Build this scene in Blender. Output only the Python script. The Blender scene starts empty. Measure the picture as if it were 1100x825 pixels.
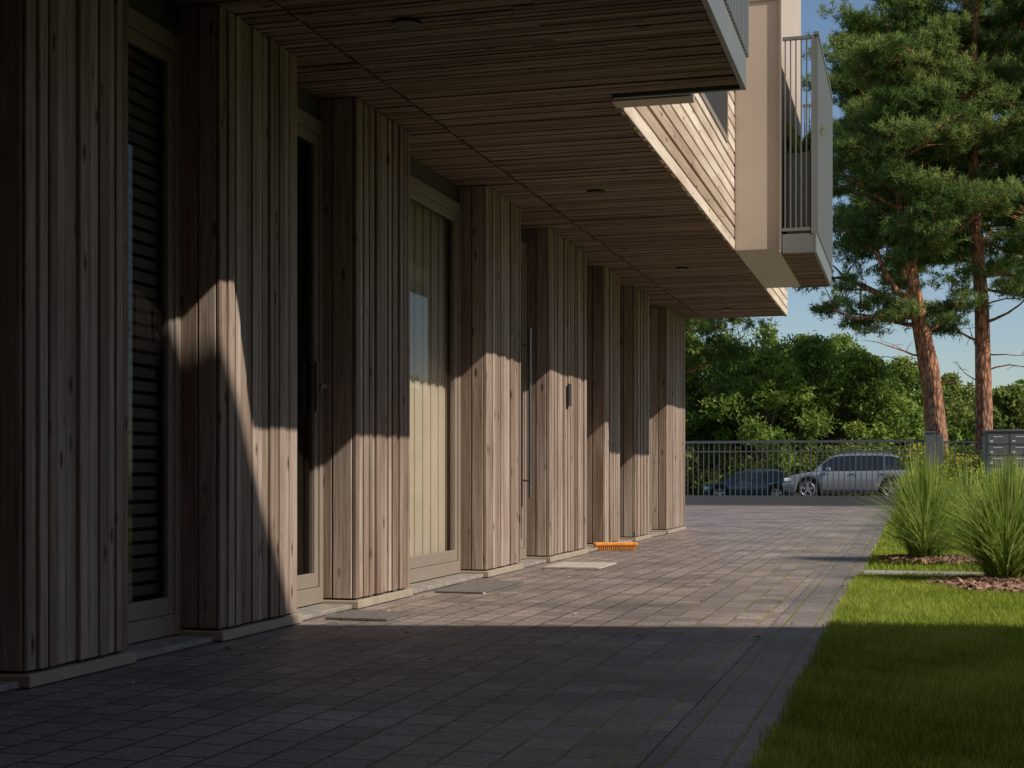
import bpy, math, random, bmesh
import numpy as np
from mathutils import Vector, Matrix
random.seed(7); rng=np.random.default_rng(11)
scene=bpy.context.scene
COL=scene.collection

# ------------------------------------------------------------------ helpers
def link(o,parent=None):
    COL.objects.link(o)
    if parent is not None: o.parent=parent
    return o
def empty(name,loc=(0,0,0),rot=0):
    e=bpy.data.objects.new(name,None); e.location=loc; e.rotation_euler=(0,0,rot); e.empty_display_size=.2
    return link(e)
def fastmesh(name,V,F,tone=None,mat=None,parent=None,smooth=False):
    V=np.asarray(V,dtype=np.float32); F=np.asarray(F,dtype=np.int32)
    n=F.shape[1]; me=bpy.data.meshes.new(name)
    me.vertices.add(len(V)); me.vertices.foreach_set('co',V.ravel())
    me.loops.add(F.size); me.loops.foreach_set('vertex_index',F.ravel())
    me.polygons.add(len(F)); me.polygons.foreach_set('loop_start',np.arange(0,F.size,n,dtype=np.int32))
    me.polygons.foreach_set('loop_total',np.full(len(F),n,dtype=np.int32))
    if tone is not None:
        a=me.attributes.new('tone','FLOAT','FACE'); a.data.foreach_set('value',np.asarray(tone,dtype=np.float32))
    me.polygons.foreach_set('use_smooth',np.full(len(F),smooth,dtype=bool))
    me.update(calc_edges=True); me.validate()
    if mat: me.materials.append(mat)
    return link(bpy.data.objects.new(name,me),parent)
BF=np.array([[0,3,2,1],[4,5,6,7],[0,1,5,4],[1,2,6,5],[2,3,7,6],[3,0,4,7]])
class Boxes:
    def __init__(s): s.V=[];s.F=[];s.T=[];s.n=0
    def add(s,x0,x1,y0,y1,z0,z1,t=.5):
        v=np.array([[x0,y0,z0],[x1,y0,z0],[x1,y1,z0],[x0,y1,z0],[x0,y0,z1],[x1,y0,z1],[x1,y1,z1],[x0,y1,z1]])
        s.V.append(v); s.F.append(BF+s.n); s.T+= [t]*6; s.n+=8
    def make(s,name,mat,parent=None,bevel=0):
        o=fastmesh(name,np.vstack(s.V),np.vstack(s.F),s.T,mat,parent)
        if bevel:
            m=o.modifiers.new('bevel','BEVEL'); m.width=bevel; m.segments=1; m.limit_method='ANGLE'
        return o
def box(name,x0,x1,y0,y1,z0,z1,mat,parent=None,bevel=0):
    b=Boxes(); b.add(x0,x1,y0,y1,z0,z1); return b.make(name,mat,parent,bevel)
def tube_arrays(pts,rad,seg=8):
    pts=[Vector(p) for p in pts]; V=[];F=[]
    for i,p in enumerate(pts):
        d=(pts[min(i+1,len(pts)-1)]-pts[max(i-1,0)]).normalized()
        a=d.cross(Vector((0,1,0.01)) if abs(d.y)<.9 else Vector((1,0,0))).normalized(); b=d.cross(a)
        for k in range(seg):
            t=2*math.pi*k/seg
            V.append(p+(a*math.cos(t)+b*math.sin(t))*rad[i])
    for i in range(len(pts)-1):
        for k in range(seg):
            k2=(k+1)%seg
            F.append([i*seg+k,i*seg+k2,(i+1)*seg+k2,(i+1)*seg+k])
    return np.array([tuple(v) for v in V]),np.array(F)
class Tubes:
    def __init__(s): s.V=[];s.F=[];s.n=0
    def add(s,pts,rad,seg=8):
        v,f=tube_arrays(pts,rad,seg); s.V.append(v); s.F.append(f+s.n); s.n+=len(v)
    def make(s,name,mat,parent=None): return fastmesh(name,np.vstack(s.V),np.vstack(s.F),None,mat,parent,True)

# ------------------------------------------------------------------ materials
def newmat(name):
    m=bpy.data.materials.new(name); m.use_nodes=True
    nt=m.node_tree; return m,nt,nt.nodes,nt.links,nt.nodes['Principled BSDF']
def ramp(N,stops):
    r=N.new('ShaderNodeValToRGB'); e=r.color_ramp.elements
    while len(e)<len(stops): e.new(.5)
    for i,(p,c) in enumerate(stops): e[i].position=p; e[i].color=(*c,1)
    return r
def mult(N,L,a,b,f=1):
    mx=N.new('ShaderNodeMix'); mx.data_type='RGBA'; mx.blend_type='MULTIPLY'; mx.inputs['Factor'].default_value=f
    L.new(a,mx.inputs['A']); L.new(b,mx.inputs['B']); return mx.outputs['Result']
def simple(name,col,rough=.6,metal=0,var=.12,scale=6,spec=.5,bump=0):
    m,nt,N,L,B=newmat(name)
    tc=N.new('ShaderNodeTexCoord'); n=N.new('ShaderNodeTexNoise'); n.inputs['Scale'].default_value=scale; n.inputs['Detail'].default_value=5
    L.new(tc.outputs['Object'],n.inputs['Vector'])
    r=ramp(N,[(.3,tuple(c*(1-var) for c in col)),(.7,tuple(min(1,c*(1+var)) for c in col))])
    L.new(n.outputs['Fac'],r.inputs['Fac']); L.new(r.outputs['Color'],B.inputs['Base Color'])
    B.inputs['Roughness'].default_value=rough; B.inputs['Metallic'].default_value=metal
    B.inputs['Specular IOR Level'].default_value=spec
    if bump:
        b=N.new('ShaderNodeBump'); b.inputs['Strength'].default_value=bump; b.inputs['Distance'].default_value=.01
        L.new(n.outputs['Fac'],b.inputs['Height']); L.new(b.outputs['Normal'],B.inputs['Normal'])
    return m
def wood(name,axis,dark,mid,light,rough=.75,fine=75):
    m,nt,N,L,B=newmat(name)
    tc=N.new('ShaderNodeTexCoord'); at=N.new('ShaderNodeAttribute'); at.attribute_name='tone'
    mul=N.new('ShaderNodeMath'); mul.operation='MULTIPLY'; mul.inputs[1].default_value=37.0; L.new(at.outputs['Fac'],mul.inputs[0])
    comb=N.new('ShaderNodeCombineXYZ'); [L.new(mul.outputs[0],comb.inputs[i]) for i in range(3)]
    add=N.new('ShaderNodeVectorMath'); add.operation='ADD'; L.new(tc.outputs['Object'],add.inputs[0]); L.new(comb.outputs[0],add.inputs[1])
    def mapped(sc,lng):
        mp=N.new('ShaderNodeMapping'); s=[sc,sc,sc]; s[axis]=lng; mp.inputs['Scale'].default_value=s
        L.new(add.outputs[0],mp.inputs['Vector']); return mp
    mp=mapped(fine,2.0); g=N.new('ShaderNodeTexNoise'); g.inputs['Scale'].default_value=1; g.inputs['Detail'].default_value=6; g.inputs['Roughness'].default_value=.7; g.inputs['Distortion'].default_value=.8
    L.new(mp.outputs[0],g.inputs['Vector'])
    r=ramp(N,[(.28,dark),(.5,mid),(.70,light)]); L.new(g.outputs['Fac'],r.inputs['Fac'])
    mp2=mapped(5,.8); w=N.new('ShaderNodeTexNoise'); w.inputs['Scale'].default_value=1; w.inputs['Detail'].default_value=4; L.new(mp2.outputs[0],w.inputs['Vector'])
    wr=ramp(N,[(.32,(.70,.62,.57)),(.5,(.96,.93,.90)),(.7,(1.12,1.13,1.14))]); L.new(w.outputs['Fac'],wr.inputs['Fac'])
    c=mult(N,L,r.outputs['Color'],wr.outputs['Color'])
    tr=ramp(N,[(0,(.66,.59,.54)),(.5,(.98,.95,.92)),(1,(1.18,1.18,1.18))]); L.new(at.outputs['Fac'],tr.inputs['Fac'])
    c=mult(N,L,c,tr.outputs['Color'])
    mp3=mapped(11,3.6); v=N.new('ShaderNodeTexVoronoi'); v.inputs['Scale'].default_value=1; L.new(mp3.outputs[0],v.inputs['Vector'])
    kr=ramp(N,[(.07,(.25,.2,.18)),(.17,(1,1,1))]); L.new(v.outputs['Distance'],kr.inputs['Fac'])
    c=mult(N,L,c,kr.outputs['Color'])
    L.new(c,B.inputs['Base Color'])
    B.inputs['Roughness'].default_value=rough; B.inputs['Specular IOR Level'].default_value=.25
    b=N.new('ShaderNodeBump'); b.inputs['Strength'].default_value=.6; b.inputs['Distance'].default_value=.004
    L.new(g.outputs['Fac'],b.inputs['Height']); L.new(b.outputs['Normal'],B.inputs['Normal'])
    return m
M={}
M['wood']=wood('weathered_timber',2,(.165,.125,.103),(.31,.252,.215),(.425,.365,.325))
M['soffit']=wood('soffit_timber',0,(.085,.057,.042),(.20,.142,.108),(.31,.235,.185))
M['slat']=wood('slat_timber',1,(.44,.37,.30),(.62,.54,.46),(.72,.64,.56))
M['dark']=simple('dark_backing',(.012,.011,.011),.9)
M['frame']=simple('taupe_metal',(.24,.20,.165),.45,0,.06,3)
M['head']=simple('dark_head_panel',(.07,.062,.055),.6,0,.06,3)
M['beige']=simple('beige_cladding',(.50,.41,.33),.5,0,.04,1.5)
M['fascia']=simple('grey_green_metal',(.17,.18,.17),.4,.1,.05,2)
M['plinth']=simple('plinth_metal',(.33,.275,.21),.5,0,.12,8)
M['steel']=simple('steel',(.5,.5,.5),.3,1,.05)
M['black']=simple('black_plastic',(.02,.02,.02),.45)
M['fence']=simple('fence_steel',(.10,.105,.11),.45,.2,.05)
M['curtain']=simple('curtain',(.60,.50,.40),.9,0,.08,2)
M['blind']=simple('blind_slats',(.13,.105,.085),.6)
M['concrete']=simple('concrete_step',(.24,.215,.19),.85,0,.3,14,bump=.3)
M['kerb']=simple('kerb_concrete',(.16,.155,.15),.85,0,.2,5)
M['mat']=simple('doormat_fibre',(.13,.115,.105),.95,0,.4,60,bump=.5)
M['stone']=simple('stone_slab',(.42,.375,.33),.8,0,.2,20,bump=.2)
M['orange']=simple('orange_wood',(.70,.26,.04),.6,0,.25,30)
M['mulch']=simple('bark_mulch',(.26,.155,.11),.9,0,.55,9)
M['mail']=simple('mailbox_metal',(.16,.17,.18),.4,.3,.05)
M['maillt']=simple('mailbox_label',(.6,.6,.6),.5)
def glassmat(name,tint=(.85,.87,.86)):
    m,nt,N,L,B=newmat(name); N.remove(B)
    t=N.new('ShaderNodeBsdfTransparent'); t.inputs['Color'].default_value=(*tint,1)
    g=N.new('ShaderNodeBsdfGlossy'); g.inputs['Roughness'].default_value=.015; g.inputs['Color'].default_value=(.8,.8,.8,1)
    lw=N.new('ShaderNodeFresnel'); lw.inputs['IOR'].default_value=1.4
    mx=N.new('ShaderNodeMixShader'); L.new(lw.outputs[0],mx.inputs[0]); L.new(t.outputs[0],mx.inputs[1]); L.new(g.outputs[0],mx.inputs[2])
    L.new(mx.outputs[0],N['Material Output'].inputs['Surface']); return m
M['glass']=glassmat('window_glass')

def leafmat(name,c0,c1,c2,transl=.35):
    m,nt,N,L,B=newmat(name); N.remove(B)
    at=N.new('ShaderNodeAttribute'); at.attribute_name='tone'
    r=ramp(N,[(0,c0),(.5,c1),(1,c2)]); L.new(at.outputs['Fac'],r.inputs['Fac'])
    df=N.new('ShaderNodeBsdfDiffuse'); L.new(r.outputs['Color'],df.inputs['Color'])
    tr=N.new('ShaderNodeBsdfTranslucent'); L.new(r.outputs['Color'],tr.inputs['Color'])
    mx=N.new('ShaderNodeMixShader'); mx.inputs[0].default_value=transl
    L.new(df.outputs[0],mx.inputs[1]); L.new(tr.outputs[0],mx.inputs[2]); L.new(mx.outputs[0],N['Material Output'].inputs['Surface'])
    return m
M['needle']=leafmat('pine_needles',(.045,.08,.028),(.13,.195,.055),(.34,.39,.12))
M['leaf']=leafmat('broad_leaves',(.09,.15,.035),(.21,.30,.065),(.38,.45,.12),.4)
M['leaf2']=leafmat('hedge_leaves',(.08,.13,.03),(.19,.25,.065),(.34,.37,.12),.4)
M['yellow']=leafmat('yellow_shrub',(.12,.17,.03),(.25,.30,.06),(.65,.52,.07))
M['grass']=leafmat('lawn_grass',(.15,.20,.025),(.30,.38,.055),(.52,.54,.14),.4)
M['orn']=leafmat('ornamental_grass',(.14,.22,.04),(.29,.41,.08),(.56,.58,.25),.35)
M['litter']=leafmat('dry_leaves',(.25,.14,.06),(.42,.30,.12),(.55,.48,.25),.1)
# bark
m,nt,N,L,B=newmat('pine_bark')
tc=N.new('ShaderNodeTexCoord'); sp=N.new('ShaderNodeSeparateXYZ'); L.new(tc.outputs['Object'],sp.inputs[0])
mr=N.new('ShaderNodeMapRange'); mr.inputs[1].default_value=0; mr.inputs[2].default_value=7; L.new(sp.outputs['Z'],mr.inputs[0])
hr=ramp(N,[(0,(.27,.18,.135)),(1,(.62,.28,.13))]); L.new(mr.outputs[0],hr.inputs['Fac'])
mp=N.new('ShaderNodeMapping'); mp.inputs['Scale'].default_value=(6,6,2.2); L.new(tc.outputs['Object'],mp.inputs['Vector'])
nn=N.new('ShaderNodeTexVoronoi'); nn.inputs['Scale'].default_value=1.5; L.new(mp.outputs[0],nn.inputs['Vector'])
kr=ramp(N,[(0,(1.15,1.1,1.1)),(.75,(.25,.22,.22))]); L.new(nn.outputs['Distance'],kr.inputs['Fac'])
L.new(mult(N,L,hr.outputs['Color'],kr.outputs['Color']),B.inputs['Base Color'])
bb=N.new('ShaderNodeBump'); bb.inputs['Strength'].default_value=1; bb.inputs['Distance'].default_value=.05; bb.invert=True; L.new(nn.outputs['Distance'],bb.inputs['Height']); L.new(bb.outputs['Normal'],B.inputs['Normal'])
B.inputs['Roughness'].default_value=.9; M['bark']=m
M['bark2']=simple('tree_bark',(.12,.09,.065),.9,0,.3,5)

# pavers
def paver(name,rot,bw,rh,c1,c2,mortar,ms=.006,moss=False):
    m,nt,N,L,B=newmat(name)
    tc=N.new('ShaderNodeTexCoord'); mp=N.new('ShaderNodeMapping'); mp.inputs['Rotation'].default_value=(0,0,rot); L.new(tc.outputs['Object'],mp.inputs['Vector'])
    wn=N.new('ShaderNodeTexNoise'); wn.inputs['Scale'].default_value=9; L.new(tc.outputs['Object'],wn.inputs['Vector'])
    ws=N.new('ShaderNodeVectorMath'); ws.operation='SCALE'; ws.inputs['Scale'].default_value=.009; L.new(wn.outputs['Color'],ws.inputs[0])
    wa=N.new('ShaderNodeVectorMath'); wa.operation='ADD'; L.new(mp.outputs[0],wa.inputs[0]); L.new(ws.outputs[0],wa.inputs[1])
    br=N.new('ShaderNodeTexBrick'); L.new(wa.outputs[0],br.inputs['Vector'])
    br.inputs['Scale'].default_value=1; br.inputs['Brick Width'].default_value=bw; br.inputs['Row Height'].default_value=rh
    br.inputs['Mortar Size'].default_value=ms; br.inputs['Mortar Smooth'].default_value=.3; br.inputs['Bias'].default_value=0
    br.inputs['Color1'].default_value=(*c1,1); br.inputs['Color2'].default_value=(*c2,1); br.inputs['Mortar'].default_value=(*mortar,1)
    if moss:
        sx=N.new('ShaderNodeSeparateXYZ'); L.new(tc.outputs['Object'],sx.inputs[0])
        mr=N.new('ShaderNodeMapRange'); mr.inputs[1].default_value=-2.2; mr.inputs[2].default_value=-.7; L.new(sx.outputs['X'],mr.inputs[0])
        mn=N.new('ShaderNodeTexNoise'); mn.inputs['Scale'].default_value=2.2; mn.inputs['Detail'].default_value=4; L.new(tc.outputs['Object'],mn.inputs['Vector'])
        mm=N.new('ShaderNodeMath'); mm.operation='MULTIPLY'; L.new(mr.outputs[0],mm.inputs[0]); L.new(mn.outputs['Fac'],mm.inputs[1])
        mr2=ramp(N,[(.2,mortar),(.5,(.22,.21,.045))]); L.new(mm.outputs[0],mr2.inputs['Fac']); L.new(mr2.outputs['Color'],br.inputs['Mortar'])
    n=N.new('ShaderNodeTexNoise'); n.inputs['Scale'].default_value=.9; n.inputs['Detail'].default_value=7; n.inputs['Roughness'].default_value=.65; L.new(tc.outputs['Object'],n.inputs['Vector'])
    nr=ramp(N,[(.3,(.62,.62,.63)),(.7,(1.42,1.38,1.34))]); L.new(n.outputs['Fac'],nr.inputs['Fac'])
    c=mult(N,L,br.outputs['Color'],nr.outputs['Color'])
    n2=N.new('ShaderNodeTexNoise'); n2.inputs['Scale'].default_value=70; n2.inputs['Detail'].default_value=5; n2.inputs['Roughness'].default_value=.7; L.new(tc.outputs['Object'],n2.inputs['Vector'])
    n2r=ramp(N,[(.35,(.45,.45,.45)),(.68,(1.55,1.55,1.55))]); L.new(n2.outputs['Fac'],n2r.inputs['Fac'])
    c=mult(N,L,c,n2r.outputs['Color'],.85)
    L.new(c,B.inputs['Base Color'])
    B.inputs['Roughness'].default_value=.55; B.inputs['Specular IOR Level'].default_value=.55
    inv=N.new('ShaderNodeMath'); inv.operation='SUBTRACT'; inv.inputs[0].default_value=1; L.new(br.outputs['Fac'],inv.inputs[1])
    ad=N.new('ShaderNodeMath'); ad.operation='MULTIPLY_ADD'; ad.inputs[1].default_value=.35; L.new(n2.outputs['Fac'],ad.inputs[0]); L.new(inv.outputs[0],ad.inputs[2])
    b=N.new('ShaderNodeBump'); b.inputs['Strength'].default_value=1; b.inputs['Distance'].default_value=.008; L.new(ad.outputs[0],b.inputs['Height']); L.new(b.outputs['Normal'],B.inputs['Normal'])
    return m
M['paver']=paver('concrete_pavers',math.pi/2,.18,.15,(.17,.142,.132),(.265,.222,.202),(.04,.035,.03),.0055,True)
M['border']=paver('border_pavers',math.pi/2,.30,.155,(.16,.14,.135),(.21,.184,.175),(.15,.15,.03),.006)
M['path']=paver('path_pavers',0,.40,.30,(.30,.275,.26),(.36,.33,.30),(.14,.13,.1))
M['asphalt']=simple('asphalt',(.06,.058,.056),.85,0,.25,3,bump=.2)
m,nt,N,L,B=newmat('lawn_soil')
tc=N.new('ShaderNodeTexCoord'); n=N.new('ShaderNodeTexNoise'); n.inputs['Scale'].default_value=14; n.inputs['Detail'].default_value=8; L.new(tc.outputs['Object'],n.inputs['Vector'])
r=ramp(N,[(.3,(.08,.11,.02)),(.55,(.15,.21,.035)),(.75,(.22,.25,.06))]); L.new(n.outputs['Fac'],r.inputs['Fac']); L.new(r.outputs['Color'],B.inputs['Base Color']); B.inputs['Roughness'].default_value=.95
M['ground']=m

# ------------------------------------------------------------------ terrain
def gz(y): 
    t=min(max((y-42)/36,0),1); return -.6*t*t*(3-2*t)
ys=list(range(-60,40,20))+list(range(40,84,3))+[90,120,200,400,900]; xs=[-700,-200,-60,-20,0,20,60,200,700]
V=[(x,y,gz(y)-.02) for y in ys for x in xs]; nx=len(xs)
F=[(j*nx+i,j*nx+i+1,(j+1)*nx+i+1,(j+1)*nx+i) for j in range(len(ys)-1) for i in range(nx-1)]
fastmesh('ground',V,F,None,M['ground'])
def sheet(name,x0,x1,y0,y1,z,mat):
    return fastmesh(name,[(x0,y0,z),(x1,y0,z),(x1,y1,z),(x0,y1,z)],[[0,1,2,3]],None,mat)
sheet('paved_driveway',-5,-.685,-8,19.4,-.004,M['paver'])
sheet('paved_forecourt',-16,-.685,19.4,35.2,-.004,M['paver'])
sheet('paving_border',-.68,-.37,-8,35.2,-.002,M['border'])
sheet('garden_path',-.368,6,11.0,11.62,-.006,M['path'])
yr=[35.4]+list(range(38,84,3)); V=[(x,y,gz(y)-.006) for y in yr for x in (-60,60)]
F=[(2*j,2*j+1,2*j+3,2*j+2) for j in range(len(yr)-1)]
fastmesh('asphalt_road',V,[f for f,y in zip(F,yr) if y<58],None,M['asphalt'])
b=Boxes(); b.add(-30,30,58.6,58.8,gz(58)-.1,gz(58)+.11); b.make('road_kerb',M['kerb'])

# ------------------------------------------------------------------ building
bld=empty('apartment_building')
H=2.87; XF=-3.0; XR=-3.2; XU=-1.62; XB=-.88; YB0=5.55
pillars=[(2.3,3.3),(4.36,5.04),(5.81,6.64),(7.43,8.30),(9.96,10.91),(11.81,13.25),(14.10,14.86),(15.70,16.58),(17.90,19.33)]
wb=Boxes(); core=Boxes(); pl=Boxes()
for (a,c) in pillars:
    core.add(-3.6,XF-.030,a+.026,c-.026,0.03,H-.01)
    y=a+.002
    while y<c-.02:
        w=random.choice([.05,.058,.066,.075]); y2=min(y+w,c)
        if c-y2<.035: y2=c
        d=random.uniform(-.012,.006)
        wb.add(XF-.026,XF+d,y+.004,y2-.004,.055,H-.004,random.random()); y=y2
    for side in (0,1):
        x=XF-.028
        while x>-3.58:
            w=random.choice([.09,.105,.12]); off=random.uniform(-.004,.004)
            if side==0: wb.add(x-w+.005,x-.003,a+off,a+.022,.055,H-.004,random.random())
            else: wb.add(x-w+.005,x-.003,c-.022,c+off,.055,H-.004,random.random())
            x-=w
    pl.add(-3.6,XF+.018,a-.016,c+.016,0.0,.045)
wb.make('pillar_boards',M['wood'],bld,.003)
core.make('pillar_cores',M['dark'],bld)
pl.make('pillar_plinths',M['plinth'],bld,.004)

fr=Boxes(); cur=Boxes(); bl=Boxes(); sill=Boxes(); dk=Boxes(); GV=[];GF=[]
for i in range(len(pillars)-1):
    y0=pillars[i][1]; y1=pillars[i+1][0]
    x=XR; fw=.045
    top=2.66
    fr.add(x-.07,x,y0+.001,y0+fw,.03,top+.08); fr.add(x-.07,x,y1-fw,y1-.001,.03,top+.08)
    fr.add(x-.069,x-.002,y0+fw,y1-fw,.03,.12); 
    fr.add(x-.069,x-.002,y0+fw,y1-fw,top,top+.078)
    dk.add(x-.06,x-.02,y0+.001,y1-.001,top+.081,H-.006)
    fr.add(x-.05,x-.012,y0+fw,y0+fw+.045,.122,top-.002); fr.add(x-.05,x-.012,y1-fw-.045,y1-fw,.122,top-.002)
    fr.add(x-.049,x-.014,y0+fw+.045,y1-fw-.045,.122,.2); fr.add(x-.049,x-.014,y0+fw+.045,y1-fw-.045,top-.06,top-.002)
    ga,gb=y0+fw+.04,y1-fw-.04; k=len(GV); gx=x-.032
    GV+=[(gx,ga,.19),(gx,gb,.19),(gx,gb,top-.05),(gx,ga,top-.05)]; GF.append([k,k+1,k+2,k+3])
    sill.add(x-.1,XF-.02,y0+.02,y1-.02,-.001,.024)
    if i==1:
        z=.22
        while z<top-.08:
            bl.add(x-.085,x-.07,y0+.04,y1-.04,z,z+.042); z+=.06
    if i in (3,5,6,7):
        y=y0+.06; k=0
        while y<y1-.06:
            cur.add(x-.10-.012*(k%2),x-.085-.012*(k%2),y,min(y+.088,y1-.06),.13,top); y+=.085; k+=1
fr.make('window_frames',M['frame'],bld,.003)
fastmesh('window_glass',GV,GF,None,M['glass'],bld)
cur.make('curtains',M['curtain'],bld,.004)
bl.make('window_blinds',M['blind'],bld)
sill.make('door_sills',M['concrete'],bld,.004)
dk.make('window_head_panels',M['head'],bld)
b=Boxes(); b.add(-5.2,-5.1,1,19.3,0,H+.4); b.add(-5.1,-3.62,1,19.3,-.001,.01); b.add(-5.1,-3.62,1,1.1,0.011,H)
b.make('interior_walls',M['dark'],bld)
b=Boxes(); b.add(-6,-3.62,19.2,19.33,0,H); b.make('end_wall',M['beige'],bld)
b=Boxes(); b.add(-6,3.0,-9,-4.2,0,9.0); b.make('added_rear_wing',M['beige'],bld)  # unseen wing behind the camera, added to cut sky light on pillar fronts
b=Boxes(); g=Boxes()
for fl in range(3):
    for k in range(3):
        x=-4.8+k*2.7; z=.6+fl*2.9
        g.add(x,x+1.4,-4.2,-4.18,z,z+1.8)
        for q in ((x-.06,x,z-.06,z+1.86),(x+1.4,x+1.46,z-.06,z+1.86),(x,x+1.4,z-.06,z),(x,x+1.4,z+1.8,z+1.86)): b.add(q[0],q[1],-4.199,-4.14,q[2],q[3])
b.make('added_wing_frames',M['frame'],bld); g.make('added_wing_panes',M['black'],bld)  # windows of the added, unseen wing
so=Boxes(); y=-4.1
def segs(y):
    return [(-3.6,-2.765),(-2.745,XB-.03 if (YB0+.03<y<7.76 or 13.78<y<16.25) else XU-.004)]
while y<19.25:
    w=random.choice([.05,.06,.07]); 
    for (a,c) in segs(y):
        x=a
        while x<c-.001:
            x2=min(c,x+random.uniform(.9,2.6))
            if c-x2<.3: x2=c
            so.add(x,x2-.001,y+.005,y+w-.005,H+random.uniform(-.005,.004),H+.02,random.random()); x=x2
    y+=w
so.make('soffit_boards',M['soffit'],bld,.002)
b=Boxes(); b.add(-3.6,XU-.02,-4.15,19.31,H+.021,H+.06); b.add(XU-.02,XB-.02,YB0+.02,7.83,H+.021,H+.06); b.add(XU-.02,XB-.02,13.77,16.3,H+.021,H+.06)
b.make('soffit_backing',M['dark'],bld)
for yy in (2.2,6.28,10.4,14.5,18.2):
    me=bpy.data.meshes.new('dl')
    bm=bmesh.new(); bmesh.ops.create_cone(bm,cap_ends=True,segments=24,radius1=.07,radius2=.07,depth=.012,matrix=Matrix.Translation((-2.28,yy,H-.010))); bm.to_mesh(me); bm.free()
    me.materials.append(M['black']); link(bpy.data.objects.new('soffit_downlight',me),bld)
b=Boxes(); b.add(-6,XU-.04,-4.15,19.31,H+.061,9.0); b.make('upper_walls_core',M['beige'],bld)
sl=Boxes()
for (ya,yb) in ((7.9,13.48),(16.34,19.33)):
    z=H-.01
    while z<4.6:
        sl.add(XU-.03,XU+random.uniform(-.003,.003),ya,yb,z+.010,z+.115-.010,random.random()); z+=.115
sl.make('slatted_wall',M['slat'],bld,.003)
b=Boxes(); b.add(XU-.037,XU-.031,7.9,13.48,H,4.6); b.add(XU-.037,XU-.031,16.34,19.32,H,4.6); b.make('slat_backing',M['dark'],bld)
b=Boxes(); b.add(XU-.03,XU-.002,-4.1,13.48,4.62,9); b.add(XU-.03,XU-.002,-4.1,YB0,H-.01,4.618); b.make('upper_wall_panel',M['beige'],bld)
b=Boxes(); b.add(XU-.02,XU+.012,10.0,12.9,3.75,3.80); b.add(XU-.02,XU+.012,10,10.05,3.80,6.0);b.add(XU-.02,XU+.012,12.85,12.9,3.80,6.0); b.make('upper_window_frame',M['frame'],bld)
box('upper_window_glass',XU-.01,XU+.006,10.05,12.85,3.80,6.0,M['black'],bld)
b=Boxes(); b.add(XU+.0,-1.215,13.50,16.30,H-.006,9.2,.5); b.make('bay_cladding',M['beige'],bld,.004)
b=Boxes(); b.add(-1.213,-1.19,13.47,13.53,H-.01,9.2); b.add(XU+.02,-1.215,13.488,13.497,5.2,5.215); b.make('bay_trim',M['frame'],bld)
b=Boxes(); b.add(XU-.02,-1.19,7.88,8.03,H-.015,4.4); b.make('balcony_return',M['beige'],bld,.003)
def balcony(y0,y1,name,z1):
    b=Boxes(); b.add(XB-.028,XB+.0,y0,y1,H-.012,H+.17); 
    b.add(XU if y0<10 else -1.2,XB-.03,y1-.028,y1,H-.012,H+.17)
    b.add(XU if y0<10 else -1.2,XB-.03,y0,y0+.028,H-.012,H+.17)
    b.make(name+'_slab_edge',M['fascia'],bld,.003)
    p=Boxes(); y=y0+.01
    while y<y1-.01:
        p.add(XB-.02,XB+.012,y,y+.03,H+.172,z1,.5); p.add(XB-.018,XB-.004,y+.03,y+.06,H+.172,z1,.5); y+=.06
    p.make(name+'_ribbed_panel',M['fascia'],bld)
    r=Boxes(); x0=-1.2 if y0>10 else XU
    r.add(x0,XB-.02,y0,y0+.03,z1-.03,z1); r.add(x0,XB-.02,y0,y0+.03,H+.2,H+.23)
    x=x0+.02
    while x<XB-.03: r.add(x,x+.012,y0+.008,y0+.022,H+.23,z1-.03); x+=.05
    r.add(x0,XB-.02,y1-.03,y1,z1-.03,z1)
    x=x0+.02
    while x<XB-.03: r.add(x,x+.012,y1-.022,y1-.008,H+.17,z1-.03); x+=.05
    r.add(XB-.03,XB+.02,y0-.006,y1,z1,z1+.03)
    if y0>10: r.add(XB-.05,XB-.0205,y0-.004,y0+.04,H+.17,z1)
    r.make(name+'_railing',M['fascia'],bld)
balcony(YB0,7.85,'near_balcony',4.95)
balcony(13.75,16.32,'far_balcony',4.92)
box('balcony_planter',-1.19,-.95,14.0,14.9,H+.18,H+1.0,M['fascia'],bld,.01)
V=[];F=[];T=[];n=0
for k in range(40):
    a=random.uniform(0,6.28); l=random.uniform(.2,.45); bx,by=-1.08+random.uniform(-.05,.05),14.05+random.uniform(0,.4)
    pts=[Vector((bx+math.cos(a)*l*t*.7,by+math.sin(a)*l*t*.7,H+1.0+l*(1.3*t-.7*t*t))) for t in (0,.35,.7,1)]
    side=Vector((-math.sin(a),math.cos(a),0))
    for j,p in enumerate(pts):
        w=(.012,.022,.016,.001)[j]; V+= [tuple(p-side*w),tuple(p+side*w)]
    for j in range(3): F.append([n+2*j,n+2*j+1,n+2*j+3,n+2*j+2]); T.append(random.random()*.5)
    n+=8
fastmesh('balcony_plant_leaves',V,F,T,M['orn'],bld)
def handle(y):
    t=Tubes(); x=XR+.02
    t.add([(x,y,1.24),(x+.05,y,1.24),(x+.055,y-.02,1.24),(x+.055,y-.13,1.24)],[.009]*4)
    t.make('door_handle',M['steel'],bld)
    box('handle_plate',XR-.010,XR+.012,y-.018,y+.018,1.10,1.38,M['steel'],bld,.003)
handle(7.345)
t=Tubes(); yy=11.70; t.add([(XR+.06,yy,.55),(XR+.06,yy,2.0)],[.014,.014]); t.add([(XR,yy,.7),(XR+.06,yy,.7)],[.01,.01]); t.add([(XR,yy,1.85),(XR+.06,yy,1.85)],[.01,.01]); t.make('door_pull_bar',M['steel'],bld)
box('intercom',XF+.007,XF+.03,12.43,12.52,1.37,1.57,M['black'],bld,.006)
box('doormat',-2.94,-2.60,6.85,7.25,0,.010,M['mat'])
box('doormat',-2.94,-2.62,8.6,9.6,0,.008,M['mat'])
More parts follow.
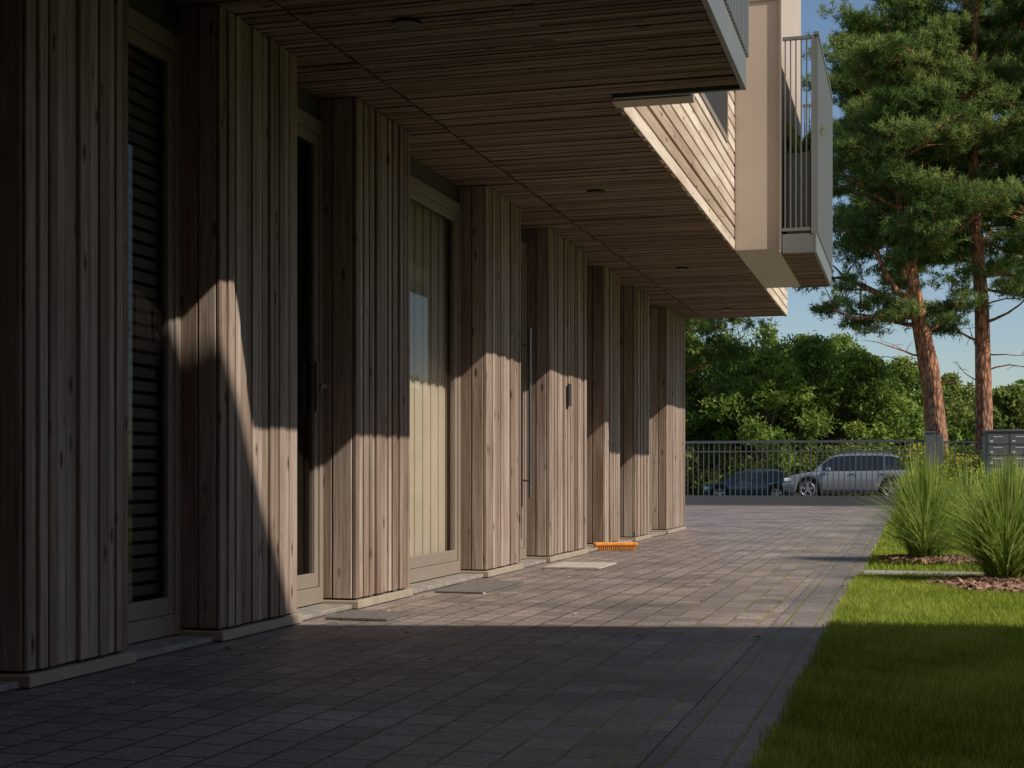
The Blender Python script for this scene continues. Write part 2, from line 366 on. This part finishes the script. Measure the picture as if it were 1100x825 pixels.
box('stone_slab',-2.86,-2.40,11.05,11.75,0,.012,M['stone'])
br=empty('broom',( -2.86,13.95,0),math.radians(-66))
b=Boxes(); b.add(-.045,.045,-.22,.22,.04,.075); b.make('block',M['orange'],br,.008)
b=Boxes()
for i in range(20):
    for j in range(5): b.add(-.04+j*.017,-.032+j*.017,-.21+i*.021,-.202+i*.021,.001,.04)
b.make('bristles',M['orange'],br)

# ------------------------------------------------------------------ neighbour building
nb=empty('neighbour_building',(8.55,4.66,0),math.atan(.227))
b=Boxes(); b.add(-5.5,16,-14,0,0,8.0); b.make('walls',M['beige'],nb)
b=Boxes(); g=Boxes()
for fl in range(2):
    for k in range(6):
        x=-3.6+k*3.2; z=.9+fl*3.6
        b.add(x,x+1.6,0.001,.05,z-.06,z); b.add(x,x+1.6,.001,.05,z+1.9,z+1.96); b.add(x-.06,x,.001,.05,z-.06,z+1.96); b.add(x+1.6,x+1.66,.001,.05,z-.06,z+1.96); g.add(x,x+1.6,.001,.02,z,z+1.9)
b.make('window_frames',M['frame'],nb); g.make('window_panes',M['black'],nb)

# ------------------------------------------------------------------ lawn
def blades(name,n,fn,h0,h1,w,mat,lean=.7):
    P=fn(n); n=len(P)
    patch=.5+.5*np.sin(P[:,0]*3.1+np.sin(P[:,1]*1.7)*2)*np.cos(P[:,1]*2.3)+.35*np.sin(P[:,0]*11+P[:,1]*5)*np.sin(P[:,1]*9)
    a=rng.uniform(0,2*np.pi,n); h=rng.uniform(h0,h1,n)*(.75+.4*np.clip(patch,0,1)); l=rng.uniform(.1,lean,n)*h
    d=np.stack([np.cos(a),np.sin(a),np.zeros(n)],1); s=np.stack([-np.sin(a),np.cos(a),np.zeros(n)],1)
    V=np.empty((n,5,3))
    V[:,0]=P-s*w; V[:,1]=P+s*w
    mid=P+d*(l*.3)[:,None]; mid[:,2]+=h*.6
    V[:,2]=mid+s*w*.8; V[:,3]=mid-s*w*.8
    tip=P+d*l[:,None]; tip[:,2]+=h; V[:,4]=tip
    base=np.arange(n)[:,None]*5
    F=np.concatenate([base+np.array([[0,1,2]]),base+np.array([[0,2,3]]),base+np.array([[3,2,4]])])
    T=rng.uniform(0,1,n)**1.3
    T=np.clip(.65*T+.38*patch-.03,0,1); T=np.tile(T,3)
    return fastmesh(name,V.reshape(-1,3),F,T,mat)
def lawn(n):
    n1=int(n*.72)
    A=np.stack([rng.uniform(-.385,1.1,n1),rng.uniform(2.5,10.98,n1),np.full(n1,-.02)],1)
    A[:,0]=np.where(rng.uniform(0,1,n1)<.04,-.37+rng.normal(0,.018,n1),A[:,0])
    Bq=np.stack([rng.uniform(1.1,4,n-n1),rng.uniform(2.5,10.98,n-n1),np.full(n-n1,-.02)],1)
    P=np.concatenate([A,Bq]); k=((P[:,0]-.85)/.7)**2+((P[:,1]-10.1)/.6)**2>1
    return P[k]
blades('lawn_grass',220000,lawn,.03,.065,.0017,M['grass'])
def strip(n):
    P=np.stack([rng.uniform(-.38,4,n),rng.uniform(11.6,34.5,n),np.full(n,-.02)],1)
    k=((P[:,0]-.15)/.42)**2+((P[:,1]-12.9)/.4)**2>1
    return P[k]
blades('lawn_grass',100000,strip,.03,.07,.0035,M['grass'])
def chips(name,cx,cy,rx,ry,n):
    b=[];F=[];k=0
    for i in range(n):
        r=math.sqrt(random.random())*random.choice([1,1,1,1.12]); a=random.uniform(0,6.28); x=cx+rx*r*math.cos(a); y=cy+ry*r*math.sin(a)
        L_=random.uniform(.015,.055); W=random.uniform(.008,.022); T=random.uniform(.003,.008)
        m=Matrix.Translation((x,y,random.uniform(0,.025)+.02*(1-r)))@Matrix.Rotation(random.uniform(0,6.28),4,'Z')@Matrix.Rotation(random.uniform(-.5,.5),4,'X')@Matrix.Rotation(random.uniform(-.5,.5),4,'Y')
        for v in ((-L_,-W,-T),(L_,-W,-T),(L_,W,-T),(-L_,W,-T),(-L_,-W,T),(L_,-W,T),(L_,W,T),(-L_,W,T)): b.append(tuple(m@Vector(v)))
        F.append(BF+k); k+=8
    fastmesh(name,b,np.vstack(F),None,M['mulch'])
chips('bark_mulch',.85,10.1,.7,.6,2300)
chips('bark_mulch',.15,12.9,.42,.4,1000)
def clump(name,x,y,h,r,n):
    a=rng.uniform(0,2*np.pi,n); sp=np.abs(rng.normal(0,.62,n)).clip(0,1.4); hh=h*rng.uniform(.45,1.08,n)*(1-.2*sp)
    d=np.stack([np.cos(a),np.sin(a),np.zeros(n)],1); s=np.stack([-np.sin(a),np.cos(a),np.zeros(n)],1)
    br=rng.uniform(0,.13,n); base=np.array([x,y,0])+d*br[:,None]
    ts=np.array([0,.25,.5,.75,1.]); V=np.empty((n,10,3))
    for j,t in enumerate(ts):
        p=base+d*(r*sp*(t**1.7))[:,None]; p[:,2]+=hh*(t-.30*sp*t**2.5)
        w=[.0045,.0045,.004,.003,.0005][j]
        V[:,2*j]=p-s*w; V[:,2*j+1]=p+s*w
    bi=np.arange(n)[:,None]*10; F=np.concatenate([bi+np.array([[2*j,2*j+1,2*j+3,2*j+2]]) for j in range(4)])
    t0=rng.uniform(0,.75,n); T=np.concatenate([np.clip(t0+dt,0,1) for dt in (-.1,0,.03,.15)])
    fastmesh(name,V.reshape(-1,3),F,T,M['orn'])
clump('ornamental_grass',.10,12.85,.98,.60,1700)
clump('ornamental_grass',.62,10.4,.90,.60,1700)
clump('ornamental_grass',1.35,11.9,.95,.55,1000)
clump('ornamental_grass',.95,14.9,.95,.5,900)
clump('ornamental_grass',.6,17.5,.9,.5,800)
V=[];F=[];T=[]
for i in range(230):
    if random.random()<.5: x=-2.9+abs(random.gauss(0,.25)); y=random.uniform(4.5,19)
    elif random.random()<.5: x=-.42-abs(random.gauss(0,.2)); y=random.uniform(3.5,20)
    else: x=random.uniform(-2.8,-.5); y=random.uniform(4,22)
    a=random.uniform(0,6.28); l=random.uniform(.008,.024); w=l*random.uniform(.3,.6); ca,sa=math.cos(a),math.sin(a); k=len(V)
    for (u,v,z) in ((-l,0,.003),(0,-w,.006+random.random()*.006),(l,0,.004),(0,w,.006+random.random()*.006)): V.append((x+u*ca-v*sa,y+u*sa+v*ca,z))
    F.append([k,k+1,k+2,k+3]); T.append(random.random())
fastmesh('fallen_leaves',V,F,T,M['litter'])

# ------------------------------------------------------------------ foliage
def leafcloud(name,C,R,n_each,size,mat,parent=None,flat=.7,elong=1.6):
    C=np.asarray(C);R=np.asarray(R);k=len(C); idx=np.repeat(np.arange(k),n_each); n=len(idx)
    d=rng.normal(size=(n,3)); d/=np.linalg.norm(d,axis=1)[:,None]
    rr=R[idx]*rng.uniform(.35,1.12,n)**.5
    P=C[idx]+d*rr[:,None]*np.array([1,1,flat])+rng.normal(size=(n,3))*R[idx][:,None]*.12
    q=rng.normal(size=(n,3))+d*.4; q/=np.linalg.norm(q,axis=1)[:,None]
    o=np.cross(q,rng.normal(size=(n,3))); o/=np.linalg.norm(o,axis=1)[:,None]
    s=size*rng.uniform(.6,1.3,n)[:,None]
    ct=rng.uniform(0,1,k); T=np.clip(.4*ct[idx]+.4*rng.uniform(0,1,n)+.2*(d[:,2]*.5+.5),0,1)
    V=np.stack([P-q*s*elong*.5,P+o*s*.35,P+q*s*elong*.5,P-o*s*.35],1).reshape(-1,3)
    return fastmesh(name,V,np.arange(4*n).reshape(-1,4),T,mat,parent)
def needles(name,C,ct,nn,length,w,mat,parent):
    C=np.asarray(C);ct=np.asarray(ct);k=len(C); idx=np.repeat(np.arange(k),nn); n=len(idx)
    d=rng.normal(size=(n,3)); d[:,2]+=.55; d/=np.linalg.norm(d,axis=1)[:,None]
    s=np.cross(d,rng.normal(size=(n,3))); s/=np.linalg.norm(s,axis=1)[:,None]
    L_=length*rng.uniform(.6,1.2,n)[:,None]
    st=C[idx]+rng.normal(0,.06,(n,3))
    V=np.stack([st-s*w,st+s*w,st+d*L_],1).reshape(-1,3)
    T=np.clip(.6*ct[idx]+.2*rng.uniform(0,1,k)[idx]+.25*rng.uniform(0,1,n),0,1)
    return fastmesh(name,V,np.arange(3*n).reshape(-1,3),T,mat,parent)
def interp(path,t):
    t=t*(len(path)-1); i=min(int(t),len(path)-2); f=t-i
    return Vector(path[i]).lerp(Vector(path[i+1]),f)
def pine(base,path,r0,crown0,nl,lim,extra=(),bare=(),sub=8,tufts=21):
    e=empty('pine_tree',base)
    t=Tubes(); n=len(path); fine=[interp(path,i/(3*(n-1))) for i in range(3*(n-1)+1)]
    t.add(fine,[r0*(1-.82*i/(len(fine)-1))*(1.25 if i==0 else 1) for i in range(len(fine))],12)
    C=[];CT=[]
    def limb(p,dirv,L_,r,leafy=True):
        pts=[p];d=Vector(dirv).normalized();q=Vector(p)
        for i in range(5):
            d=(d+Vector((random.gauss(0,.22),random.gauss(0,.22),random.gauss(.05,.2)))).normalized(); q=q+d*L_/5; pts.append(q.copy())
        t.add(pts,[r*(1-.85*i/5) for i in range(6)],6)
        for s in range(sub if leafy else 4):
            f=random.uniform(.35,1); c=interp(pts,f); sd=Vector((random.gauss(0,1),random.gauss(0,1),random.gauss(.2,.45))).normalized(); sl=L_*random.uniform(.12,.36)
            c2=c+sd*sl; t.add([c,c+sd*sl*.5+Vector((0,0,.04)),c2],[max(.012,r*.25),max(.01,r*.18),.008],4)
            if not leafy: continue
            rad=random.uniform(.40,.85); tn=random.random()
            for u in range(tufts):
                dz=random.gauss(.1,rad*.2)
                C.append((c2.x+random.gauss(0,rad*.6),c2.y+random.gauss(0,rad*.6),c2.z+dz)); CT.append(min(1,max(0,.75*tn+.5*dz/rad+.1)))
    for (f,dv,L_,r) in extra: limb(interp(path,f),dv,L_,r)
    for (f,dv,L_,r) in bare: limb(interp(path,f),dv,L_,r,False)
    for i in range(nl):
        f=crown0+(1-crown0)*((i+random.random())/nl); f=min(f,.995); p=interp(path,f); a=random.uniform(0,6.28)
        ff=(f-crown0)/(1-crown0); L_=lim*(.55+.6*math.sin(math.pi*min(1,ff*.9+.12)))*random.uniform(.5,1.25)*(1-.35*ff)
        limb(p,(math.cos(a),math.sin(a),random.uniform(-.05,.5)),L_,.09*(1-.6*ff)+.02)
    t.make('trunk_and_limbs',M['bark'],e)
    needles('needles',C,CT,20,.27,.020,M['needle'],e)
    return e
pine((2.75,60,-.4),[(0,0,0),(-.02,0,4),(-.1,0,8),(-.4,.1,12),(-.5,0,16),(-.3,0,20),(-.1,0,25)],.38,.52,44,4.8,
     extra=[(.27,(-1,.2,.15),2.4,.06),(.3,(1,-.3,.2),2.8,.07),(.36,(1,.4,.0),3.2,.07),(.40,(-1,.6,.1),3.2,.07),(.44,(1,.6,.1),3.8,.08),(.47,(-.8,1,.1),3.4,.07)],
     bare=[(.22,(1,-.2,.1),2.6,.04),(.25,(1,.2,-.1),2.2,.035),(.24,(-1,-.1,.0),2.0,.03),(.33,(1,-.1,.2),2.4,.04),(.2,(-1,.2,.1),1.5,.03)])
pine((1.0,58.5,-.4),[(0,0,0),(-.05,0,2.7),(-.3,0,5.3),(-.85,0,8),(-1.3,0,10.6),(-1.8,0,14.5),(-2.0,0,19.5)],.42,.58,38,4.3,
     extra=[(.46,(-1,.1,.35),4.8,.20),(.5,(-1,-.1,.5),4.4,.15),(.42,(1,.3,.3),3,.08),(.44,(-1,.4,.1),3.8,.1),(.46,(-1,-.1,.15),4.4,.12)],
     bare=[(.34,(-1,-.1,.1),2.2,.04),(.3,(1,-.2,.1),1.8,.035),(.37,(-1,.1,.0),2.8,.05)])
pine((.95,71,-.5),[(0,0,0),(-.3,0,5),(-1.0,0,9.5),(-2.0,0,14),(-2.7,0,18),(-2.9,0,22.5)],.24,.5,40,4.2)
pine((5.8,70,-.5),[(0,0,0),(.1,0,7),(.3,0,14),(.2,0,20),(0,0,26)],.34,.36,40,4.6)
pine((6.7,60,-.5),[(0,0,0),(.1,0,7),(.3,0,14),(.2,0,19),(0,0,23)],.34,.34,36,4.4)
pine((3.72,80,-.5),[(0,0,0),(.0,0,7),(-.3,0,14),(-.4,0,20),(0,0,28)],.26,.42,40,5.2)
pine((1.55,86,-.5),[(0,0,0),(-.5,0,6),(-1.3,0,12),(-2,0,20),(-2.2,0,26)],.24,.5,36,4.8)
pine((-12.6,76,-.5),[(0,0,0),(.1,0,4),(.1,0,8),(0,0,12)],.18,.5,24,4.6)
pine((-12.6,70,-.5),[(0,0,0),(.1,0,4),(.1,0,8),(0,0,10.5)],.18,.6,20,4.8)

def broadleaf(base,h,w,nb,n_each,size,mat,low=.1):
    e=empty('broadleaf_tree',base); t=Tubes(); C=[];R=[]
    t.add([(0,0,0),(.1,0,h*.3),(0,.1,h*.7)],[.03*h*.6,.02*h*.6,.008*h],8)
    for i in range(nb):
        a=random.uniform(0,6.28); zz=random.uniform(low,1); rr=math.sqrt(random.uniform(.1,1))*w*.5*(math.sin(math.pi*min(.97,max(.25,(zz-low)/(1-low)*.75+.22))))
        r=random.uniform(.06,.14)*w; c=(math.cos(a)*rr,math.sin(a)*rr,zz*(h-r*.7)); C.append(c); R.append(r)
        t.add([(0,0,h*.25*zz+.2*h),(c[0]*.5,c[1]*.5,c[2]*.75),c],[.02*h*.3,.03,.01],4)
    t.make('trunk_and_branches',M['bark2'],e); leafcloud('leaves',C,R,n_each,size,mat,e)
    return e
spec=[(-17.5,86,10.5,8),(-14.0,84,9.3,7),(-11.0,86,10.0,8),(-8.2,82,8.8,7.5),(-5.6,86,9.8,8),(-3.2,84,9.0,7.5),(-.8,88,8.6,7),(-9.5,94,11.3,9),(-15,96,11.5,9),(-4.5,97,10.8,9),(-22,90,12,9),(-7,90,10.4,8)]
for (x,y,h,w) in spec: broadleaf((x,y,-.7),h,w,95,200,.18,M['leaf'],.06)
for (x,y,h,w) in [(2,90,7.6,7),(5.5,86,6.6,6.5),(9,90,7.5,7)]: broadleaf((x,y,-.7),h,w,60,200,.19,M['leaf2'],.08)
for (x,y,h,w) in [(15,10,6.5,6),(16,17,8,7),(15,25,8,7),(17,33,9,7)]: broadleaf((x,y,-.1),h,w,50,160,.26,M['leaf'],.08)  # out-of-view row on the right, put in to block low sky light
def hedge(name,x0,x1,y,h,d,n,ne,size,mat):
    C=np.stack([rng.uniform(x0,x1,n),rng.uniform(y-d,y+d,n),rng.uniform(.1,1,n)*h+gz(y)],1); R=rng.uniform(.45,.9,n)*h*.45
    leafcloud(name,C,R,ne,size,mat)
hedge('hedge',-26,12,81,2.6,1.5,240,220,.17,M['leaf2'])
hedge('roadside_shrubs',-26,-12.3,66,1.0,1.2,60,150,.13,M['leaf2'])
hedge('roadside_shrubs',-3.2,14,64,1.1,1.2,80,150,.13,M['leaf2'])
hedge('distant_trees',-90,70,150,9,12,420,160,.8,M['leaf'])
hedge('flowering_shrubs',-.1,5.5,33.4,.95,.5,60,240,.07,M['yellow'])
hedge('flowering_shrubs',.4,6,27.5,.75,.7,40,240,.07,M['yellow'])
hedge('flowering_shrubs',-.1,3.5,38.5,1.25,.7,50,240,.09,M['yellow'])

# ------------------------------------------------------------------ fence & gate
YG=35.0
fe=empty('metal_gate'); b=Boxes()
b.add(-12,.25,YG-.04,YG+.04,.02,.24); b.add(-12,.25,YG-.03,YG+.03,1.52,1.58); b.add(-12,.25,YG-.02,YG+.02,1.30,1.33)
x=-12
while x<.25: b.add(x,x+.022,YG-.012,YG+.012,.24,1.52); x+=.13
b.make('bars',M['fence'],fe)
gp=empty('gate_post'); b=Boxes(); b.add(.28,.50,YG-.1,YG+.1,0,1.74); b.add(.53,.68,YG-.08,YG+.08,0,1.68); b.add(.26,.52,YG-.12,YG+.12,1.74,1.77); b.make('posts',M['mail'],gp,.005)
fn=empty('metal_fence'); b=Boxes(); b.add(.70,9,YG-.02,YG+.02,.1,.14); b.add(.70,9,YG-.02,YG+.02,1.5,1.54)
x=.72
while x<9: b.add(x,x+.016,YG-.008,YG+.008,.14,1.5); x+=.11
b.add(1.55,1.63,YG-.05,YG+.05,0,1.65); b.make('bars',M['fence'],fn)
mb=empty('mailbox_cabinet',(1.38,29.6,0)); b=Boxes(); b.add(0,1.3,0,.35,.22,1.6); b.add(-.03,1.33,-.03,.38,1.6,1.64); b.add(.08,.2,.1,.25,0,.22); b.add(1.1,1.22,.1,.25,0,.22); b.make('cabinet',M['mail'],mb,.006)
d=Boxes();l=Boxes()
for c in range(3):
    for r_ in range(6):
        x=.04+c*.415; z=.28+r_*.215; d.add(x,x+.385,-.014,-.001,z,z+.19); l.add(x+.1,x+.28,-.018,-.0145,z+.135,z+.155); l.add(x+.04,x+.1,-.018,-.0145,z+.04,z+.075)
d.make('letterbox_doors',M['mail'],mb,.003); l.make('slots',M['maillt'],mb)

# ------------------------------------------------------------------ cars
def paint(name,c,metal=.5):
    m,nt,N,L,B=newmat(name); B.inputs['Base Color'].default_value=(*c,1); B.inputs['Metallic'].default_value=metal; B.inputs['Roughness'].default_value=.28; B.inputs['Coat Weight'].default_value=.6; return m
M['tyre']=simple('tyre',(.02,.02,.02),.8); M['rim']=simple('rim',(.45,.45,.46),.3,.8); M['carglass']=paint('car_glass',(.015,.018,.02),0); M['carglass'].node_tree.nodes['Principled BSDF'].inputs['Roughness'].default_value=.06
M['red']=simple('tail_lamp',(.4,.02,.02),.3); M['lamp']=simple('head_lamp',(.75,.75,.75),.15); M['chrome']=simple('chrome',(.6,.6,.6),.15,1)
def car(name,loc,L_,Ht,belt,col,hood,gh,suv,rot=0):
    e=empty(name,loc,rot); W=.9; wr=.36 if suv else .32; gcl=.22 if suv else .17
    wx=(L_*.19,L_*.80)
    n=60; V=[];F=[]
    def beltz(f):
        for (a,za),(b_,zb) in zip(hood[:-1],hood[1:]):
            if a<=f<=b_: 
                t=(f-a)/(b_-a); return za+(zb-za)*t
        return hood[-1][1]
    ring=12
    for i in range(n+1):
        f=i/n; x=f*L_; taper=1-.16*max(0,1-f/.10)**2-.12*max(0,(f-.92)/.08)**2
        bz=beltz(f); lo=gcl+.1*max(0,1-f/.05)+.12*max(0,(f-.95)/.05)
        for w in wx:
            dx=abs(x-w)
            if dx<wr+.06: lo=max(lo,wr+math.sqrt((wr+.06)**2-dx**2))
        lo=min(lo,bz-.12); hw=W*taper
        prof=[(hw*.93,lo),(hw*.985,lo+(bz-lo)*.2),(hw,lo+(bz-lo)*.55),(hw*.975,lo+(bz-lo)*.85),(hw*.92,bz-.015),(hw*.80,bz+.015)]
        P=[(-y,z) for y,z in prof]+[(y,z) for y,z in reversed(prof)]
        for (y,z) in P: V.append((x,y,z))
    for i in range(n):
        for k in range(ring): 
            k2=(k+1)%ring; F.append((i*ring+k,i*ring+k2,(i+1)*ring+k2,(i+1)*ring+k))
    me=bpy.data.meshes.new('body'); me.from_pydata(V,[],F+[tuple(range(ring))[::-1],tuple(range(n*ring,(n+1)*ring))]); me.materials.append(col)
    for p in me.polygons: p.use_smooth=True
    link(bpy.data.objects.new('body',me),e)
    xb0,xt0,xt1,xb1=[g*L_ for g in gh]; zb=belt-.02; zt=Ht
    def gpt(x):
        if x<xt0: t=(x-xb0)/(xt0-xb0); z=zb+(zt-.03-zb)*math.sin(t*math.pi/2)**.9
        elif x>xt1: t=(xb1-x)/(xb1-xt1); z=zb+(zt-.05-zb)*math.sin(max(0,t)*math.pi/2)**.8
        else: z=zt-.03+.03*math.sin(math.pi*(x-xt0)/(xt1-xt0))
        return max(z,zb+.005)
    V=[];F=[];m_=40;R_=10
    for i in range(m_+1):
        x=xb0+(xb1-xb0)*i/m_; z=gpt(x); hgt=(z-zb)/(zt-zb); yb=.82; yt=.82-.18*hgt
        P=[(-yb,zb),(-(yb+yt)/2,(zb+z)/2),(-yt,z-.04*hgt),(-yt*.8,z-.01),(-yt*.35,z),(yt*.35,z),(yt*.8,z-.01),(yt,z-.04*hgt),((yb+yt)/2,(zb+z)/2),(yb,zb)]
        V+=[(x,y,zz) for y,zz in P]
    for i in range(m_):
        for k in range(R_-1): F.append((i*R_+k,i*R_+k+1,(i+1)*R_+k+1,(i+1)*R_+k))
    me=bpy.data.meshes.new('cabin'); me.from_pydata(V,[],F); me.materials.append(col); me.materials.append(M['carglass'])
    for p in me.polygons:
        p.use_smooth=True
        c=p.center; k=p.index%(R_-1); x=c.x
        if (k in (3,4,5)) and (x<xt0-.02 or x>xt1+.02) and c.z<zt-.07: p.material_index=1
    link(bpy.data.objects.new('cabin',me),e)
    for s in (-1,1):
        cuts=[xb0+.30,xb0+(xb1-xb0)*.42,xb0+(xb1-xb0)*.70,xb1-.22]
        for j in range(3):
            a=cuts[j]+.025; c=cuts[j+1]-.025; pts=[];K=8
            for q in range(K+1):
                x=a+(c-a)*q/K; z=max(zb+.06,min(gpt(x)-.08,zt-.09)); pts.append((x,z))
            V=[];F=[]
            for (x,z) in pts:
                def yy(zz,x=x):
                    hg=(gpt(x)-zb)/(zt-zb); return .82-.18*hg*((zz-zb)/max(.02,gpt(x)-zb))+.014
                V+=[(x,s*yy(zb+.03),zb+.03),(x,s*yy(z),z)]
            for q in range(K): F.append((2*q,2*q+2,2*q+3,2*q+1))
            me=bpy.data.meshes.new('side_window'); me.from_pydata(V,[],F); me.materials.append(M['carglass']); link(bpy.data.objects.new('side_window',me),e)
    for w in wx:
        for s in (-1,1):
            bm=bmesh.new()
            bmesh.ops.create_cone(bm,cap_ends=True,segments=32,radius1=wr,radius2=wr,depth=.22,matrix=Matrix.Translation((w,s*.79,wr))@Matrix.Rotation(math.pi/2,4,'X'))
            bmesh.ops.bevel(bm,geom=[e_ for e_ in bm.edges if abs(e_.verts[0].co.y-e_.verts[1].co.y)<1e-4],offset=.03,segments=2,affect='EDGES')
            me=bpy.data.meshes.new('tyre'); bm.to_mesh(me); bm.free(); me.materials.append(M['tyre']); link(bpy.data.objects.new('tyre',me),e)
            bm=bmesh.new(); yr=s*.905
            for q in range(5):
                mt=Matrix.Translation((w,yr,wr))@Matrix.Rotation(q*2*math.pi/5,4,'Y')@Matrix.Translation((0,0,wr*.34))@Matrix.Diagonal((.075,.02,wr*.6,1))
                bmesh.ops.create_cube(bm,size=1,matrix=mt)
            bmesh.ops.create_cone(bm,cap_ends=True,segments=16,radius1=.07,radius2=.07,depth=.03,matrix=Matrix.Translation((w,yr,wr))@Matrix.Rotation(math.pi/2,4,'X'))
            me=bpy.data.meshes.new('wheel_spokes'); bm.to_mesh(me); bm.free(); me.materials.append(M['rim']); link(bpy.data.objects.new('wheel_spokes',me),e)
            t=Tubes(); t.add([(w+math.cos(a)*wr*.68,yr,wr+math.sin(a)*wr*.68) for a in [i*math.pi/12 for i in range(25)]],[.018]*25,6); t.make('wheel_rim',M['rim'],e)
    b=Boxes(); b.add(.25,L_-.3,-.70,.70,gcl+.03,belt-.25); b.make('underbody',M['black'],e)
    b=Boxes(); b.add(wx[0]+wr+.1,wx[1]-wr-.1,-.905,.905,gcl-.03,gcl+.1); b.add(.0,.12,-.62,.62,gcl+.02,gcl+.17); b.add(L_-.1,L_+.02,-.7,.7,gcl+.1,gcl+.28); b.make('sill_trim',M['black'],e,.01)
    b=Boxes(); fz=beltz(.04)
    for s in (-1,1): b.add(.03,.38,s*.80-.06,s*.80+.06,fz-.17,fz-.05)
    b.make('headlamps',M['lamp'],e,.02)
    b=Boxes(); rz=beltz(.98)
    for s in (-1,1): b.add(L_-.22,L_-.0,s*.80-.05,s*.80+.05,rz-.28,rz-.06)
    b.make('tail_lamps',M['red'],e,.02)
    b=Boxes()
    for s in (-1,1): b.add(xb0+.45,xb0+.62,s*.97-.08,s*.97+.08,belt+.0,belt+.13)
    b.make('mirrors',col,e,.03)
    b=Boxes()
    for s in (-1,1):
        for xx in (xb0+(xb1-xb0)*.36,xb0+(xb1-xb0)*.66): b.add(xx,xx+.16,s*.895-.02,s*.895+.02,belt-.12,belt-.09)
    b.make('door_handles',M['chrome'],e,.005)
    b=Boxes()
    for s in (-1,1):
        for xx in (xb0+.28,xb0+(xb1-xb0)*.42,xb0+(xb1-xb0)*.72): b.add(xx,xx+.012,s*.897-.006,s*.897+.006,gcl+.12,belt-.06)
    b.make('door_gaps',M['black'],e)
    t=Tubes()
    for s in (-1,1): t.add([(xt0+.1,s*.6,zt-.04),(xt0+.25,s*.6,zt+.03),(xt1-.15,s*.6,zt+.03),(xt1+.05,s*.6,zt-.05)],[.015]*4,6)
    t.make('roof_rails',M['chrome'],e)
    return e
silver=paint('silver_paint',(.30,.31,.33)); navy=paint('dark_blue_paint',(.04,.06,.09),.4)
car('suv_car',(-4.55,53.0,gz(53)),4.75,1.66,1.02,silver,[(0,.60),(.03,.80),(.10,.88),(.24,1.0),(.9,1.06),(.97,1.0),(1,.7)],(.23,.43,.80,.975),True)
car('estate_car',(-9.3,66,gz(66)),4.2,1.40,.90,navy,[(0,.5),(.03,.68),(.10,.78),(.26,.90),(.9,.95),(.97,.9),(1,.6)],(.23,.42,.80,.97),False)

# ------------------------------------------------------------------ light
sd=Vector((-1,.28,-.89)).normalized()
sun=bpy.data.lights.new('sun','SUN'); sun.energy=5.0; sun.angle=math.radians(.5); sun.color=(1,.91,.78)
so_=link(bpy.data.objects.new('sun',sun)); so_.rotation_euler=sd.to_track_quat('-Z','Y').to_euler()
w=bpy.data.worlds.new('World'); scene.world=w; w.use_nodes=True; nt=w.node_tree
sky=nt.nodes.new('ShaderNodeTexSky'); sky.sky_type='NISHITA'; sky.sun_disc=False; sky.sun_elevation=math.radians(40.6); sky.sun_rotation=math.radians(105.6); sky.dust_density=.5; sky.air_density=1.0; sky.ozone_density=2.0
bg=nt.nodes['Background']; bg.inputs['Strength'].default_value=.10; nt.links.new(sky.outputs[0],bg.inputs[0])

cam=bpy.data.cameras.new('camera'); co=link(bpy.data.objects.new('camera',cam)); co.location=(0,0,.75); co.rotation_euler=(math.pi/2,0,math.radians(15.75))
cam.sensor_width=36; cam.lens=50; cam.shift_y=.0886; cam.clip_end=3000; cam.clip_start=.05
scene.camera=co
scene.view_settings.view_transform='Standard'; scene.view_settings.look='None'; scene.view_settings.exposure=0
